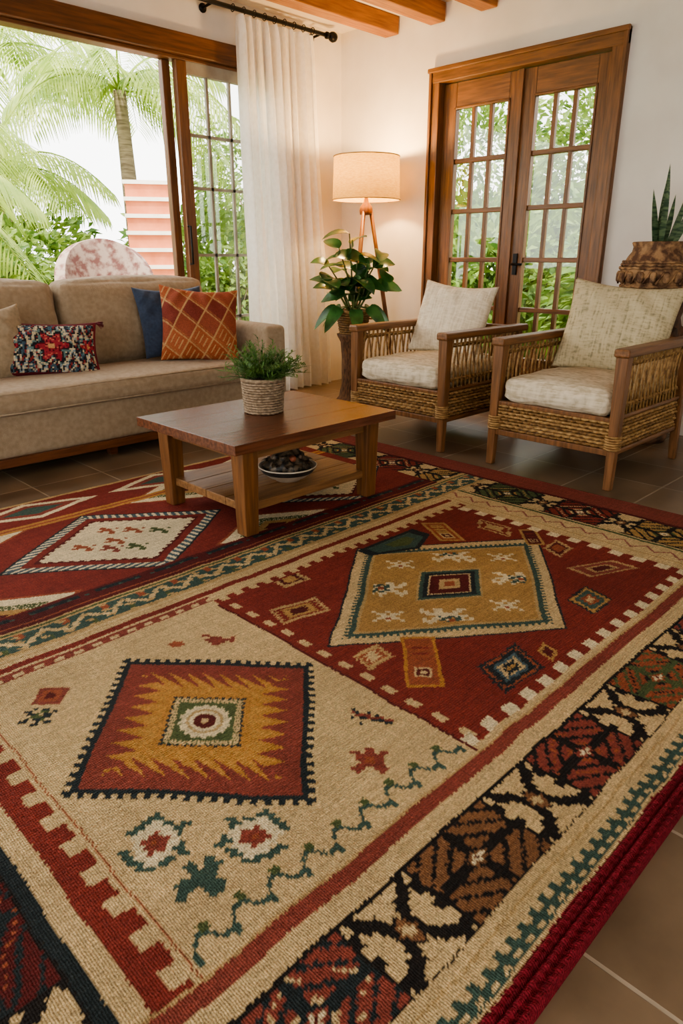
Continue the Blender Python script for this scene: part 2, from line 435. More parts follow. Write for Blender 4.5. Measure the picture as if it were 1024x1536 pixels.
    bird=["......tt....","...t..tttt..","..ttt.ttt...","...tttttt...","....ttttt...","..ttttttttt.",".tttttttttt.","..ttt..tttt.","..tt....tt..","..tt........"]
    stamp(.482,.835,.0095,bird,dict(t='teal'),True)
    star=["...rr...","rr.rr.rr",".rrrrrr.",".rrddrr.","..rddrr.",".rrrrrr.","rrr..rrr",".r....r."]
    stamp(.92,.83,.0105,star,dict(r='maroon',d='rust'),True)
    animal=["t.........","rt..t.....",".rrrr.t...","t.ttrrrr..",".....tttrr","..t.....tt"]
    stamp(1.04,.935,.010,animal,dict(r='maroon',t='navy'),True)
    box=["rrrrrr","roooor","rowwor","rowwor","roooor","rrrrrr"]
    stamp(.53,1.56,.012,box,dict(r='maroon',o='rust',w='dred'),True)
    stamp(.47,1.50,.010,["..t.tt..","tt..ww.t",".ttw.tt.","..wwwtt.",".t.ttw..","tt..t.tt","...tt..."],dict(t='navy',w='green'),True)
    stamp(.985,1.49,.012,["rr......","..rrr..r",".rrrrrrr","..rrrr.r","...rr..."],dict(r='maroon'),True)
    stamp(.89,1.55,.010,[".rrr.","rrrrr",".rrr."],dict(r='rust'),True)
    # red panel
    B=R(1.12,2.45,.682,1.76); P(B,'red')
    p,q,dd=dq(1.755,1.235,.575,.43)
    al=np.where(abs(p)>abs(q),q,p)
    P(dd<1.0,'navy'); P(dd<.98,'cream')
    P((dd<.86+.035*(tri(al*18)>.5)),'teal'); P(dd<.815,'sand'); P(dd<.785,'gold')
    claw=["w..ww...ww.","ww.ww..ww..",".wwwwwww...","...wwwwwww.","w.wwww.ww.w","www..ww.www",".w....w..w."]
    for sx,sy in ((1,1),(1,-1),(-1,1),(-1,-1)):
        cx=1.755+sx*.19; cy=1.235+sy*.13
        stamp(cx,cy,.0145,claw if sx*sy>0 else [r[::-1] for r in claw],dict(w='white'),True,msk=dd<.74)
    for cx,cy in ((1.755,1.455),(1.755,1.015),(1.44,1.235),(2.07,1.235)):
        stamp(cx,cy,.014,["w..w..w",".ww.ww.","..www..",".wwtww.","w..w..w"],dict(w='white',t='rust'),True,msk=dd<.74)
    for cx,cy in ((1.56,1.38),(1.95,1.09),(1.96,1.40),(1.55,1.08)):
        stamp(cx,cy,.010,["t..tt.t",".ttt.tt","tt.oott","..toot.",".tt..tt","tt.tt.."],dict(t='teal',o='rust'),True,msk=dd<.74)
    P(dd<.31,'sand'); P(dd<.29,'teal'); P(dd<.25,'navy'); P(dd<.205,'cream'); P(dd<.19,'dred'); P(dd<.10,'sand'); P(dd<.05,'rust')
    def rh(cx,cy,ha,hb_,cols,shear=0,ser=0):
        a=((X-cx)-(Y-cy))/2**.5; b=((X-cx)+(Y-cy))/2**.5; a=a-shear*b
        a=np.round(a/.006)*.006; b=np.round(b/.006)*.006
        e=np.abs(a)/ha+np.abs(b)/hb_
        for k,c in cols: P(B&(e<k+(ser*(tri((a-b)/.03)>.5) if ser else 0)),c)
    rh(1.27,1.455,.085,.085,[(1,'sand'),(.82,'red'),(.6,'gold'),(.3,'dred')],.5,.10)
    rh(1.235,1.11,.05,.06,[(1,'sand'),(.7,'rust'),(.4,'cream')],.2,.15)
    rh(1.98,.85,.07,.10,[(1,'navy'),(.85,'gold'),(.66,'teal'),(.4,'rust'),(.2,'cream')],.2,.08)
    rh(2.24,.93,.13,.07,[(1,'sand'),(.85,'maroon'),(.5,'sand'),(.35,'dred')],.9)
    rh(1.46,.815,.085,.115,[(1,'navy'),(.88,'rust'),(.78,'navy'),(.55,'blue'),(.42,'cream'),(.26,'navy'),(.12,'gold')],.35,.06)
    rh(2.30,1.42,.06,.10,[(1,'sand'),(.8,'red'),(.5,'sand')],-.4,.12)
    rh(1.40,1.645,.07,.06,[(1,'sand'),(.7,'dred'),(.4,'gold')],.2,.1)
    rh(2.29,1.13,.05,.08,[(1,'sand'),(.75,'dred'),(.45,'rust')],.2,.1)
    rh(1.60,.78,.03,.05,[(1,'gold'),(.6,'dred')],0)
    def ibar(cx,cy,hw,hh,cols,sh=0):
        bb=((X-cx)+(Y-cy))/2**.5; aa=((X-cx)-(Y-cy))/2**.5-sh*bb
        for s_,c in cols: P(B&(abs(aa)<hw*s_)&(abs(bb)<hh-(1-s_)*hw),c)
        m_=np.maximum(abs(aa),abs(bb+hh*.45))
        P(B&(m_<hw*.46),'cream'); P(B&(m_<hw*.34),'dred'); P(B&(m_<hw*.16),'cream')
        P(B&(np.abs(aa)<hw*.5)&(np.abs(bb-hh*.35)<hh*.3)&((bb/.03)%1<.3),'red')
    ibar(1.315,1.005,.050,.125,[(1,'orange'),(.8,'rust'),(.5,'rust')])
    ibar(2.12,1.545,.05,.10,[(1,'gold'),(.75,'rust'),(.5,'gold')],-.25)
    ibar(2.32,1.26,.035,.08,[(1,'gold'),(.7,'dred')])
    P(B&(X>1.74)&(X<2.06)&(Y>1.50+.45*abs(X-1.92))&(Y<1.65),'navy'); P(B&(X>1.78)&(X<2.02)&(Y>1.52+.45*abs(X-1.92))&(Y<1.635),'teal'); P(B&(X>1.86)&(X<1.98)&(Y>1.55+.45*abs(X-1.92))&(Y<1.615),'green')
    P(B&(X>1.14)&(X<1.163)&((Y/.08)%1<.5),'cream')
    P(R(1.112,1.12,.682,1.70),'dred')
    P(B&(Y>.70)&(Y<.735)&(((X-.2*(Y-.7))/.085)%1<.5),'white'); P(B&(Y>.682)&(Y<.700),'cream')
    P(B&(X>2.385)&(X<2.425)&((Y/.085)%1<.55),'white'); P(B&(X>=2.425),'cream')
    T=(X>.30)&(X<2.45)
    P(T&(Y>=1.665)&(Y<1.81),'cream')
    P(T&(X<1.12)&(Y>=1.70)&(Y<1.735),'maroon'); P(T&(X<1.12)&(Y>=1.705)&(Y<1.722)&((X/.055)%1<.5),'cream')
    P(T&(X>=1.12)&(Y>=1.665)&(Y<1.70),'red'); P(T&(X>=1.12)&(Y>=1.675)&(Y<1.70)&((X/.06)%1<.5),'cream')
    P(T&(Y>=1.745)&(Y<1.772),'red'); P(T&(Y>=1.79)&(Y<1.795),'sand')
    E=(Y>.682)&(Y<1.81)
    P(E&(X>=.298)&(X<.368),'red')
    P(E&(X>=.335)&(X<.375)&((Y/.087)%1<.46),'cream')
    P(E&(X>=.258)&(X<.298),'cream'); P((Y>.43)&(Y<1.96)&(X>=.232)&(X<.258),'navy')
    P(E&(X>=.378)&(X<.382),'rust')
    band(Y,X-.14,.09,1.0,.44,[('dred','navy','rust'),('rust','black','dred'),('brown','navy','green')],(X>=.045)&(X<.232)&(Y>.60)&(Y<1.96),hb=.17)
    P((X<.045)&(Y>.345),'cream'); P((X<.0)&(Y>.3),'teal'); P((X<-.03),'crim')
    Fm=(X>=2.45)&(X<3.0)&(Y>.345)&(Y<1.96)
    P(Fm,'cream')
    z=2.53+.022*(tri(Y/.09)-.5)*2
    P(Fm&(abs(X-z)<.006),'pink'); P(Fm&(X>2.47)&(X<2.48),'sand'); P(Fm&(X>2.585)&(X<2.60),'green')
    band(Y,X-2.72,.11,.9,.36,[('gold','black','green'),('red','black','cream'),('green','black','gold')],(X>=2.61)&(X<2.83)&(Y>.345)&(Y<3.0),hb=.12)
    P((Y>=1.81)&(Y<1.965),'sand')
    Tb=(Y>=1.83)&(Y<1.925)
    P(Tb,'teal')
    Xq=np.round(X/.008)*.008; Yq=np.round(Y/.008)*.008
    pr=((Xq/.13)%1)
    P(Tb&(np.abs(Yq-1.878-.028*(2*tri(Xq/.13)-1))<.008+.006*tri(Xq/.032)),'cream')
    P(Tb&(pr>.42)&(pr<.6)&(Yq>1.895),'rust'); P(Tb&(pr<.10)&(Yq<1.862),'green')
    P(Tb&((np.sin(Xq*91)+np.sin(Yq*173+Xq*40))>1.25),'sand')
    P((Y>=1.935)&(Y<1.945),'green')
    # left red field
    D=(Y>=1.955)&(X<2.62)
    P(D,'red')
    P(D&(Y<2.055),'dred'); P(D&(Y>1.975)&(Y<1.983),'rust'); P(D&(Y>2.02)&(Y<2.042)&((X/.22)%1<.75),'navy'); P(D&(Y>2.02)&(Y<2.03)&((X/.06)%1<.3),'teal')
    D2=D&(Y>2.06)
    for cx,cy in ((1.17,2.385),(.13,2.385),(2.2,2.385)):
        p,q,e=dq(cx,cy,.475,.36); t=np.where(abs(p)>abs(q),q,p)
        P(D2&(e<1),'navy'); P(D2&(e<.97)&(e>.84),'blue'); P(D2&(e<.97)&(e>.84)&(tri(t*9+e*6)>.55),'white'); P(D2&(e<.84),'red'); P(D2&(e<.74),'dred')
        P(D2&(e<.68+.03*(tri(t*8)>.5)),'white')
        m=D2&(e<.60)
        for dx,dy,c_ in ((-.15,.02,'rust'),(.0,.12,'rust'),(.15,-.02,'green'),(0,-.11,'green'),(-.03,.0,'rust'),(.08,.05,'rust'),(-.08,-.06,'maroon')):
            stamp(cx+dx,cy+dy,.013,["rr...r","rrrr..",".rrrr.","rr..rr","....rr"],dict(r=c_),True,msk=m)
    for cx,cy in ((.56,2.07),(1.69,2.07),(.65,2.74),(1.68,2.74)):
        p,q,e=dq(cx,cy,.30,.17)
        P(D2&(e<1),'rust'); P(D2&(e<.92),'white'); P(D2&(e<.62)&(nzr>.25),'green'); P(D2&(e<.40),'gold'); P(D2&(e<.2),'dred')
    P(D&(Y>2.745)&(Y<2.80),'orange'); P(D&(Y>2.765)&(Y<2.78),'rust')
    for cx in (.4,1.05,1.7,2.3):
        p,q,e=dq(cx,2.95,.30,.11)
        P(D&(Y>2.81)&(e<1),'white'); P(D&(Y>2.81)&(e<.72),'maroon'); P(D&(Y>2.81)&(e<.45),'teal')
    P(D&(Y>3.06),'sand')
    P(X>2.83,'maroon'); P((X>2.83)&(X<2.85),'dred'); P((X>2.955)&(Y>.345),'maroon')
    P((Y<.345),'crim')
    C*= (1+.07*np.random.randn(nx,ny,1)+.035*np.random.randn(nx,1,1)+.035*np.random.randn(1,ny,1))
    st=np.random.randn(nx//10+2,ny); st=np.repeat(st,10,axis=0)[:nx]; C*=(1+.06*st)[:,:,None]
    lowf=np.random.rand(24,24); from_=np.linspace(0,22.9,nx); f2=np.linspace(0,22.9,ny)
    i0=from_.astype(int); j0=f2.astype(int); fi=(from_-i0)[:,None]; fj=(f2-j0)[None,:]
    lf=(lowf[i0][:,j0]*(1-fi)*(1-fj)+lowf[i0+1][:,j0]*fi*(1-fj)+lowf[i0][:,j0+1]*(1-fi)*fj+lowf[i0+1][:,j0+1]*fi*fj)
    C*=(.88+.24*lf)[:,:,None]
    C=np.clip(C,0,1)
    Xg,Yg=np.meshgrid(xs,ys,indexing='ij')
    Z=np.full((nx,ny),.012)+.0015*lf
    # thick corded edge : three rolled cords with a rope twist
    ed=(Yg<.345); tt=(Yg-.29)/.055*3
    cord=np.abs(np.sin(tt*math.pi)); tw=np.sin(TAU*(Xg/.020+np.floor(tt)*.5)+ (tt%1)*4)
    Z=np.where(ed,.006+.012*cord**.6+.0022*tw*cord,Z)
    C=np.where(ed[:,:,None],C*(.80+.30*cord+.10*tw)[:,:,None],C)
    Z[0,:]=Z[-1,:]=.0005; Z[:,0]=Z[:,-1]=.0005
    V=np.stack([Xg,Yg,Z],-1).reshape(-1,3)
    me=bpy.data.meshes.new('patterned_area_rug')
    nf=(nx-1)*(ny-1)
    ii,jj=np.meshgrid(np.arange(nx-1),np.arange(ny-1),indexing='ij'); o=(ii*ny+jj).ravel()
    F=np.stack([o,o+ny,o+ny+1,o+1],-1).astype(np.int32)
    me.vertices.add(nx*ny); me.vertices.foreach_set('co',V.ravel())
    me.loops.add(nf*4); me.loops.foreach_set('vertex_index',F.ravel())
    me.polygons.add(nf); me.polygons.foreach_set('loop_start',np.arange(0,nf*4,4,dtype=np.int32))
    me.update(calc_edges=True)
    at=me.color_attributes.new('Col','FLOAT_COLOR','POINT')
    at.data.foreach_set('color',np.concatenate([C.reshape(-1,3),np.ones((nx*ny,1))],1).ravel())
    me.materials.append(vc_mat('woven_wool',.92,'rug'))
    ob=bpy.data.objects.new('patterned_area_rug',me); bpy.context.collection.objects.link(ob)
rug()

# ---------------------------------------------------------------- pillows
M_pilvc=vc_mat('printed_pillow_fabric',.9,'fab')
def pillow(name,w,h,th,loc,rot,material=None,paint=None,parent=None,n=48,seed=0,pipe=None,tassel=False):
    rnd=random.Random(seed); ph=[rnd.random()*6 for _ in range(6)]
    vs=[];fs=[];cols=[]
    def pt(u,v,sd):
        ku=1-.07*(1-v*v)*(u*u); kv=1-.07*(1-u*u)*(v*v)
        x=u*w/2*ku; z=v*h/2*kv
        t=max(0,(1-abs(u)**2.6))*max(0,(1-abs(v)**2.6))
        y=sd*th/2*t**.55
        wr=.006*math.sin(9*u+ph[0]+4*v)*math.sin(7*v+ph[1])+.004*math.sin(17*u*v+ph[2]+5*u)
        y+=wr*min(1,t*3)
        sag=-.03*h*(1-u*u)*(v>0)*v
        return (x,y,z+sag)
    g={}
    for sd in (-1,1):
        for i in range(n+1):
            for j in range(n+1):
                u=-1+2*i/n; v=-1+2*j/n
                edge=i in(0,n) or j in(0,n)
                if edge and sd==1: g[(sd,i,j)]=g[(-1,i,j)]; continue
                g[(sd,i,j)]=len(vs); vs.append(pt(u,v,sd)); cols.append(paint(u,v,sd) if paint else (1,1,1))
    for sd in (-1,1):
        for i in range(n):
            for j in range(n):
                q=(g[(sd,i,j)],g[(sd,i+1,j)],g[(sd,i+1,j+1)],g[(sd,i,j+1)])
                fs.append(q if sd<0 else q[::-1])
    f=MB(); f.add(vs,fs,0,True)
    if pipe is not None:
        P_=[]
        for i in range(n): P_.append(pt(-1+2*i/n,-1,0))
        for i in range(n): P_.append(pt(1,-1+2*i/n,0))
        for i in range(n): P_.append(pt(1-2*i/n,1,0))
        for i in range(n+1): P_.append(pt(-1,1-2*i/n,0))
        f.tube(P_,.005,6,m=1)
        if tassel:
            for sx in (-1,1):
                for sz in (-1,1):
                    c0=Vector((sx*w/2,0,sz*h/2))
                    for q in range(14):
                        dd=Vector((sx*(.5+rnd.random()),rnd.uniform(-.5,.5),sz*.3-.2+rnd.uniform(-.5,.5))).normalized()
                        f.tube([c0,c0+dd*.02,c0+dd*.045+Vector((0,0,-.008))],[.004,.003,.002],4,m=1)
    o=f.obj(name,[material or M_pilvc]+([pipe] if pipe is not None else []),parent,loc=loc,rot=rot)
    if paint:
        at=o.data.color_attributes.new('Col','FLOAT_COLOR','POINT')
        arr=np.ones((len(o.data.vertices),4)); arr[:len(cols),:3]=np.array(cols); at.data.foreach_set('color',arr.ravel())
    return o

# ---------------------------------------------------------------- sofa
M_sofa=mat('taupe_sofa_fabric','#a9977f','#9a8870',rough=.95,scale=40,bump=.35,bscale=350,spec=.2,sheen=.15)
M_sofaw=wood('sofa_base_wood','#7a4a2a','#553018',0,.4)
sofa=empty('upholstered_sofa',(0,0,0))
X0,X1=.55,3.0
f=MB()
f.rbox(((X0+X1)/2,3.98,.215),(X1-X0-.02,.90,.23),.025,n=10)
f.obj('base',M_sofa,sofa)
f=MB(); f.rbox((X1-.085,3.98,.37),(.17,.96,.54),.035,(.004,.0,.006),n=10); f.rbox((X0+.085,3.98,.37),(.17,.96,.54),.035,(.004,0,.006),n=10); f.obj('arms',M_sofa,sofa)
f=MB(); f.rbox(((X0+X1)/2,4.38,.44),(X1-X0-.05,.14,.72),.04,n=10); f.obj('back_frame',M_sofa,sofa)
f=MB(); f.rbox(((X0+X1)/2,3.80,.375),(X1-X0-.345,.62,.12),.04,(0,.01,.012),n=14,wob=.002); f.obj('seat_cushion',M_sofa,sofa)
f=MB()
for yy,zz in ((3.488,.425),(3.488,.328)): f.tube([(X0+.19,yy+.006,zz),((X0+X1)/2,yy,zz+.003),(X1-.19,yy+.006,zz)],.004,6)
f.obj('seat_piping',M_sofa,sofa)
xm=1.80
for i,(a,b_) in enumerate(((X0+.175,xm),(xm,X1-.175))):
    f=MB(); M=Matrix.Translation(((a+b_)/2,4.20,.665))@Matrix.Rotation(-.12,4,'X')
    f.rbox((0,0,0),(b_-a-.012,.22,.50),.07,(.0,.045,.025),n=14,M=M,wob=.004); f.obj('back_cushion_%d'%(i+1),M_sofa,sofa)
f=MB(); f.box(X0+.02,X1-.02,3.515,4.42,.06,.105)
f.obj('plinth',M_sofaw,sofa,bevel=.004)
f=MB()
for x in (X0+.15,1.78,X1-.15):
    for y in (3.62,4.32): f.taper((x,y,0),(x,y,.065),.02,.028)
f.obj('feet',M_sofaw,sofa)

def c(h): return lin(h)
RD,TN,CR,BK=c('#93523f'),c('#b89468'),c('#cabd9f'),c('#2a2b30')
def p_red(u,v,sd):
    a=(u*.80+v*.95)*1.75+.35; b=(u*1.0-v*.50)*1.75+.15
    ia,ib=math.floor(a),math.floor(b); fa,fb=a-ia,b-ib
    if fa<.075 or fb<.075: return TN
    if .13<fa<.17 : return c('#a8704a')
    h=(ia*7+ib*13)%5
    base=[RD,c('#9c583a'),c('#7f4036'),c('#a46244'),RD][h]
    if h in (1,3) and (fb*4)%1<.22 and .3<fa<.85: return TN
    return base
def p_kilim(u,v,sd):
    rnd=lambda x,y: (math.sin(x*12.9898+y*78.233)*43758.5453)%1
    if abs(u)>.95: return c('#84303a')
    if abs(v)>.90: return c('#66282e')
    iu=math.floor(u*34); iv=math.floor(v*18); r=rnd(iu,iv); r2=rnd(iu+40,iv*3)
    uu,vv=iu/34,iv/18
    for cx_,rs_ in ((.08,1.0),(-.72,.62),(.80,.55)):
        an=math.atan2(vv*.55,uu-cx_); rad=math.hypot(uu-cx_,vv*.55)/rs_
        pet=.24+.08*math.cos(6*an)+.05*(r2-.5)
        if rad<.06: return c('#c09468')
        if rad<pet: return c('#993640') if r>.4 else (c('#5f1e28') if r>.15 else c('#bf6a5c'))
        if rad<pet+.05: return BK
        if rad<pet+.11: return c('#64807f') if r>.35 else CR
    z=abs(((uu*2.6+.3)%1)-.5)*2
    k=abs(z-abs(vv))
    if k<.13: return CR if r>.3 else c('#8597a0')
    if .30<k<.42: return c('#8c3838') if r>.35 else BK
    if .55<k<.7: return c('#4c6470') if r>.3 else CR
    return BK if r<.62 else (c('#465768') if r<.84 else c('#a39a86'))
M_navy=mat('navy_linen','#35435a','#2a374c',rough=.9,scale=60,bump=.3,bscale=350,sheen=.1)
M_beige=mat('beige_pillow','#a3927a','#92826a',rough=.95,scale=50,bump=.3,bscale=300)
M_redp=mat('red_piping','#7c2f38','#5e2029',rough=.8)
pillow('navy_throw_pillow',.46,.44,.14,(2.46,3.965,.665),(math.radians(-18),0,math.radians(-8)),M_navy,seed=2)
pillow('patterned_red_throw_pillow',.49,.47,.15,(2.545,3.80,.650),(math.radians(-20),math.radians(5),math.radians(-26)),None,p_red,seed=3,n=110)
pillow('kilim_lumbar_pillow',.56,.31,.13,(1.60,3.90,.570),(math.radians(-22),math.radians(4),math.radians(-16)),None,p_kilim,seed=4,n=120,pipe=M_redp,tassel=True)
pillow('beige_throw_pillow',.42,.40,.13,(1.33,3.97,.60),(math.radians(-16),math.radians(-6),math.radians(-6)),M_beige,seed=5)

# ---------------------------------------------------------------- coffee table
M_tt=wood('table_top_wood','#74462e','#4e2d1d',0,.27)
M_tl=wood('table_leg_wood','#84572f','#59391f',2,.4)
M_ts=wood('table_shelf_wood','#916a42','#6c4a2a',0,.45)
ct=empty('coffee_table')
f=MB()
for i in range(4):
    y=1.975+.69*i/4; f.box(1.435,2.315,y+.0002,y+.69/4-.0002,.374,.412)
f.obj('top',M_tt,ct,bevel=.0012)
f=MB()
for x in (1.55,2.235):
    for y in (2.075,2.60): f.taper((x,y,.0145),(x,y,.375),.031,.039)
f.obj('legs',M_tl,ct,bevel=.004)
f=MB()
f.box(1.56,2.23,2.06,2.08,.318,.375); f.box(1.56,2.23,2.595,2.615,.318,.375)
f.obj('apron_long',M_ts,ct,bevel=.002)
f=MB(); f.box(1.54,1.56,2.095,2.58,.318,.375); f.box(2.225,2.245,2.095,2.58,.318,.375); f.obj('apron_short',M_tl,ct,bevel=.002)
f=MB()
for i in range(4):
    y=2.065+.55*i/4; f.box(1.54,2.245,y+.001,y+.55/4-.001,.105,.14)
f.obj('shelf',M_ts,ct,bevel=.003)

# potted plant on table
M_cane=mat('rattan_cane','#b5925f','#86643a',rough=.6,scale=50,bump=.2,bscale=200)
M_caned=mat('rattan_cane_dark','#94703f','#644826',rough=.6,scale=50,bump=.2,bscale=200)
M_bask=mat('basket_fibre','#a8937a','#7f6c55',rough=.8,scale=60,bump=.3,bscale=200)
M_soil=mat('soil','#2d2119','#1a130e',rough=1,scale=40,bump=.6,bscale=80)
def basket(name,r0,r1,h,parent,mt,loc=(0,0,0),rows=14,stakes=24,tr=.006):
    f=MB()
    f.lathe([(r0-.006,0),(r0-.004,.002),(r1-.006,h)],n=40,cap=True,M=Matrix.Translation(loc))
    n=stakes*4
    for k in range(rows):
        z=tr+(h-2*tr)*k/(rows-1); r=r0+(r1-r0)*z/h
        pts=[]
        for i in range(n+1):
            t=TAU*i/n; rr=r+.0035*math.cos(stakes*t/1+math.pi*k)
            pts.append((loc[0]+rr*math.cos(t),loc[1]+rr*math.sin(t),loc[2]+z))
        f.tube(pts,(h/rows)*.52,5)
    f.tube([(loc[0]+(r1+.002)*math.cos(TAU*i/40),loc[1]+(r1+.002)*math.sin(TAU*i/40),loc[2]+h) for i in range(41)],tr*1.3,6)
    return f.obj(name,mt,parent)
pp=empty('potted_table_plant',(1.885,2.365,.413))
basket('woven_pot',.078,.088,.145,pp,M_bask,rows=13,stakes=22)
f=MB(); f.lathe([(.001,0),(.083,0),(.083,.012),(.001,.02)],c=(0,0,.135),n=24); f.obj('soil',M_soil,pp)
M_herb=mat('herb_leaves','#749a4c','#3f662e',rough=.6,scale=20,trans=.18)
f=MB(); rnd=random.Random(3)
for i in range(150):
    a=rnd.random()*TAU; r=rnd.random()**.6; lean=.15+r*1.15; L=.10+.08*rnd.random()
    if rnd.random()<.12: L*=1.2
    b0=Vector((math.cos(a)*.05*r,math.sin(a)*.05*r,.145)); d=Vector((math.cos(a)*math.sin(lean),math.sin(a)*math.sin(lean),math.cos(lean)+.1)).normalized()
    pts=[b0+d*L*t-Vector((0,0,.25*L*t*t*r)) for t in (0,.33,.66,1)]
    f.tube(pts,.0012,4)
    for k in range(20):
        t=.12+.88*k/19; q=b0+d*L*t-Vector((0,0,.25*L*t*t*r))
        aa=rnd.random()*TAU; sd=Vector((math.cos(aa),math.sin(aa),rnd.uniform(-.3,.3)))
        dd=(d*.7+sd*.8).normalized(); f.leaf(q,dd,.02+.014*rnd.random(),.007,(0,0,1) if abs(dd.z)<.9 else (1,0,0),.15,2,fold=.2,shape='n')
f.obj('foliage',M_herb,pp)

# bowl on shelf
bw=empty('decorative_bowl',(1.875,2.205,.141))
M_bowl=mat('stoneware','#cfc4b2','#b8ab98',rough=.4,scale=15)
M_bowld=mat('bowl_dark_band','#3a3a3a','#222426',rough=.4,scale=30)
f=MB()
pr=[(.001,.0),(.055,.0),(.06,.006),(.085,.018),(.11,.038),(.125,.06),(.128,.066),(.122,.066),(.105,.045),(.08,.028),(.04,.018),(.001,.016)]
f.lathe(pr[:5],n=40,m=0,cap=False); f.lathe(pr[4:6],n=40,m=1,cap=False); f.lathe(pr[5:],n=40,m=0,cap=False)
f.obj('bowl',[M_bowl,M_bowld],bw)
M_dec=mat('dark_carved_ornament','#6a5a48','#1d1a17',rough=.45,scale=45,contrast=(.42,.58))
M_dec2=mat('rust_ornament','#96553a','#4c2a1c',rough=.5,scale=35)
f=MB()
f.lathe([(.001,.02),(.08,.03),(.1,.06),(.085,.09),(.05,.115),(.022,.13),(.014,.15),(.022,.16),(.001,.168)],n=40,m=0,rfun=lambda t,z:1+.12*math.sin(7*t+z*60))
for k in range(11):
    t=TAU*k/11; f.leaf((.065*math.cos(t),.065*math.sin(t),.08),(math.cos(t),math.sin(t),.55),.06,.035,(0,0,1),.5,4,m=0,shape='n')
for k in range(9):
    t=TAU*k/9+.2; f.rbox((.06*math.cos(t),.06*math.sin(t),.105),(.028,.028,.03),.012,n=4,m=(k%3==0)*1)
f.tube([(.06,-.02,.10),(.03,.0,.135),(-.02,.01,.135),(-.07,.02,.10)],[.012,.016,.016,.01],8,m=0)
f.obj('carved_filling',[M_dec,M_dec2],bw)

# ---------------------------------------------------------------- armchairs
M_cw=wood('chair_wood','#8e623c','#614124',2,.4)
M_cwx=wood('chair_arm_wood','#8e623c','#614124',0,.38)
def stripes_fab(name,c1,c2,c3,lo=.40,hi=.6):
    m,nt,b=base_mat(name)
    tc=N(nt,'ShaderNodeTexCoord')
    n1=N(nt,'ShaderNodeTexNoise'); mp=N(nt,'ShaderNodeMapping'); mp.inputs['Scale'].default_value=(30,6,90); nt.links.new(tc.outputs['Object'],mp.inputs[0]); nt.links.new(mp.outputs[0],n1.inputs['Vector']); n1.inputs['Scale'].default_value=1
    n2=N(nt,'ShaderNodeTexNoise'); mp2=N(nt,'ShaderNodeMapping'); mp2.inputs['Scale'].default_value=(90,30,6); nt.links.new(tc.outputs['Object'],mp2.inputs[0]); nt.links.new(mp2.outputs[0],n2.inputs['Vector']); n2.inputs['Scale'].default_value=1
    ad=N(nt,'ShaderNodeMath',operation='ADD'); nt.links.new(n1.outputs['Fac'],ad.inputs[0]); nt.links.new(n2.outputs['Fac'],ad.inputs[1])
    cr=N(nt,'ShaderNodeValToRGB'); e=cr.color_ramp.elements; e[0].position=lo; e[0].color=(*lin(c3),1); e[1].position=hi; e[1].color=(*lin(c1),1); q=e.new((lo+hi)/2); q.color=(*lin(c2),1)
    hf=N(nt,'ShaderNodeMath',operation='MULTIPLY'); hf.inputs[1].default_value=.5; nt.links.new(ad.outputs[0],hf.inputs[0])
    nt.links.new(hf.outputs[0],cr.inputs[0]); nt.links.new(cr.outputs[0],b.inputs['Base Color']); b.inputs['Roughness'].default_value=.95
    bp=N(nt,'ShaderNodeBump'); bp.inputs['Strength'].default_value=.5; bp.inputs['Distance'].default_value=.008; nt.links.new(ad.outputs[0],bp.inputs['Height']); nt.links.new(bp.outputs[0],b.inputs['Normal'])
    return m
M_cush1=stripes_fab('cream_chair_fabric','#e8dcc5','#dfd3b9','#d2c4a9')
M_cush2=stripes_fab('oat_chair_fabric','#c8bb9a','#bdb08e','#968e72',.36,.56)
M_cushs=stripes_fab('seat_fabric','#e0d4bd','#d4c8ae','#bcae92')
def strands(f,p0,p1,z0,z1,rows,amp,nrm,m=0,r=None,per=.022):
    p0=Vector(p0);p1=Vector(p1);L=(p1-p0).length;n=max(8,int(L/per*4)); nrm=Vector(nrm)
    r=r or (z1-z0)/rows*.52
    for k in range(rows):
        z=z0+(z1-z0)*(k+.5)/rows
        pts=[p0+(p1-p0)*i/n+nrm*amp*math.cos(math.pi*k+TAU*(L*i/n)/(per*2))+Vector((0,0,z)) for i in range(n+1)]
        f.tube(pts,r,5,m=m if k%3 else 1)
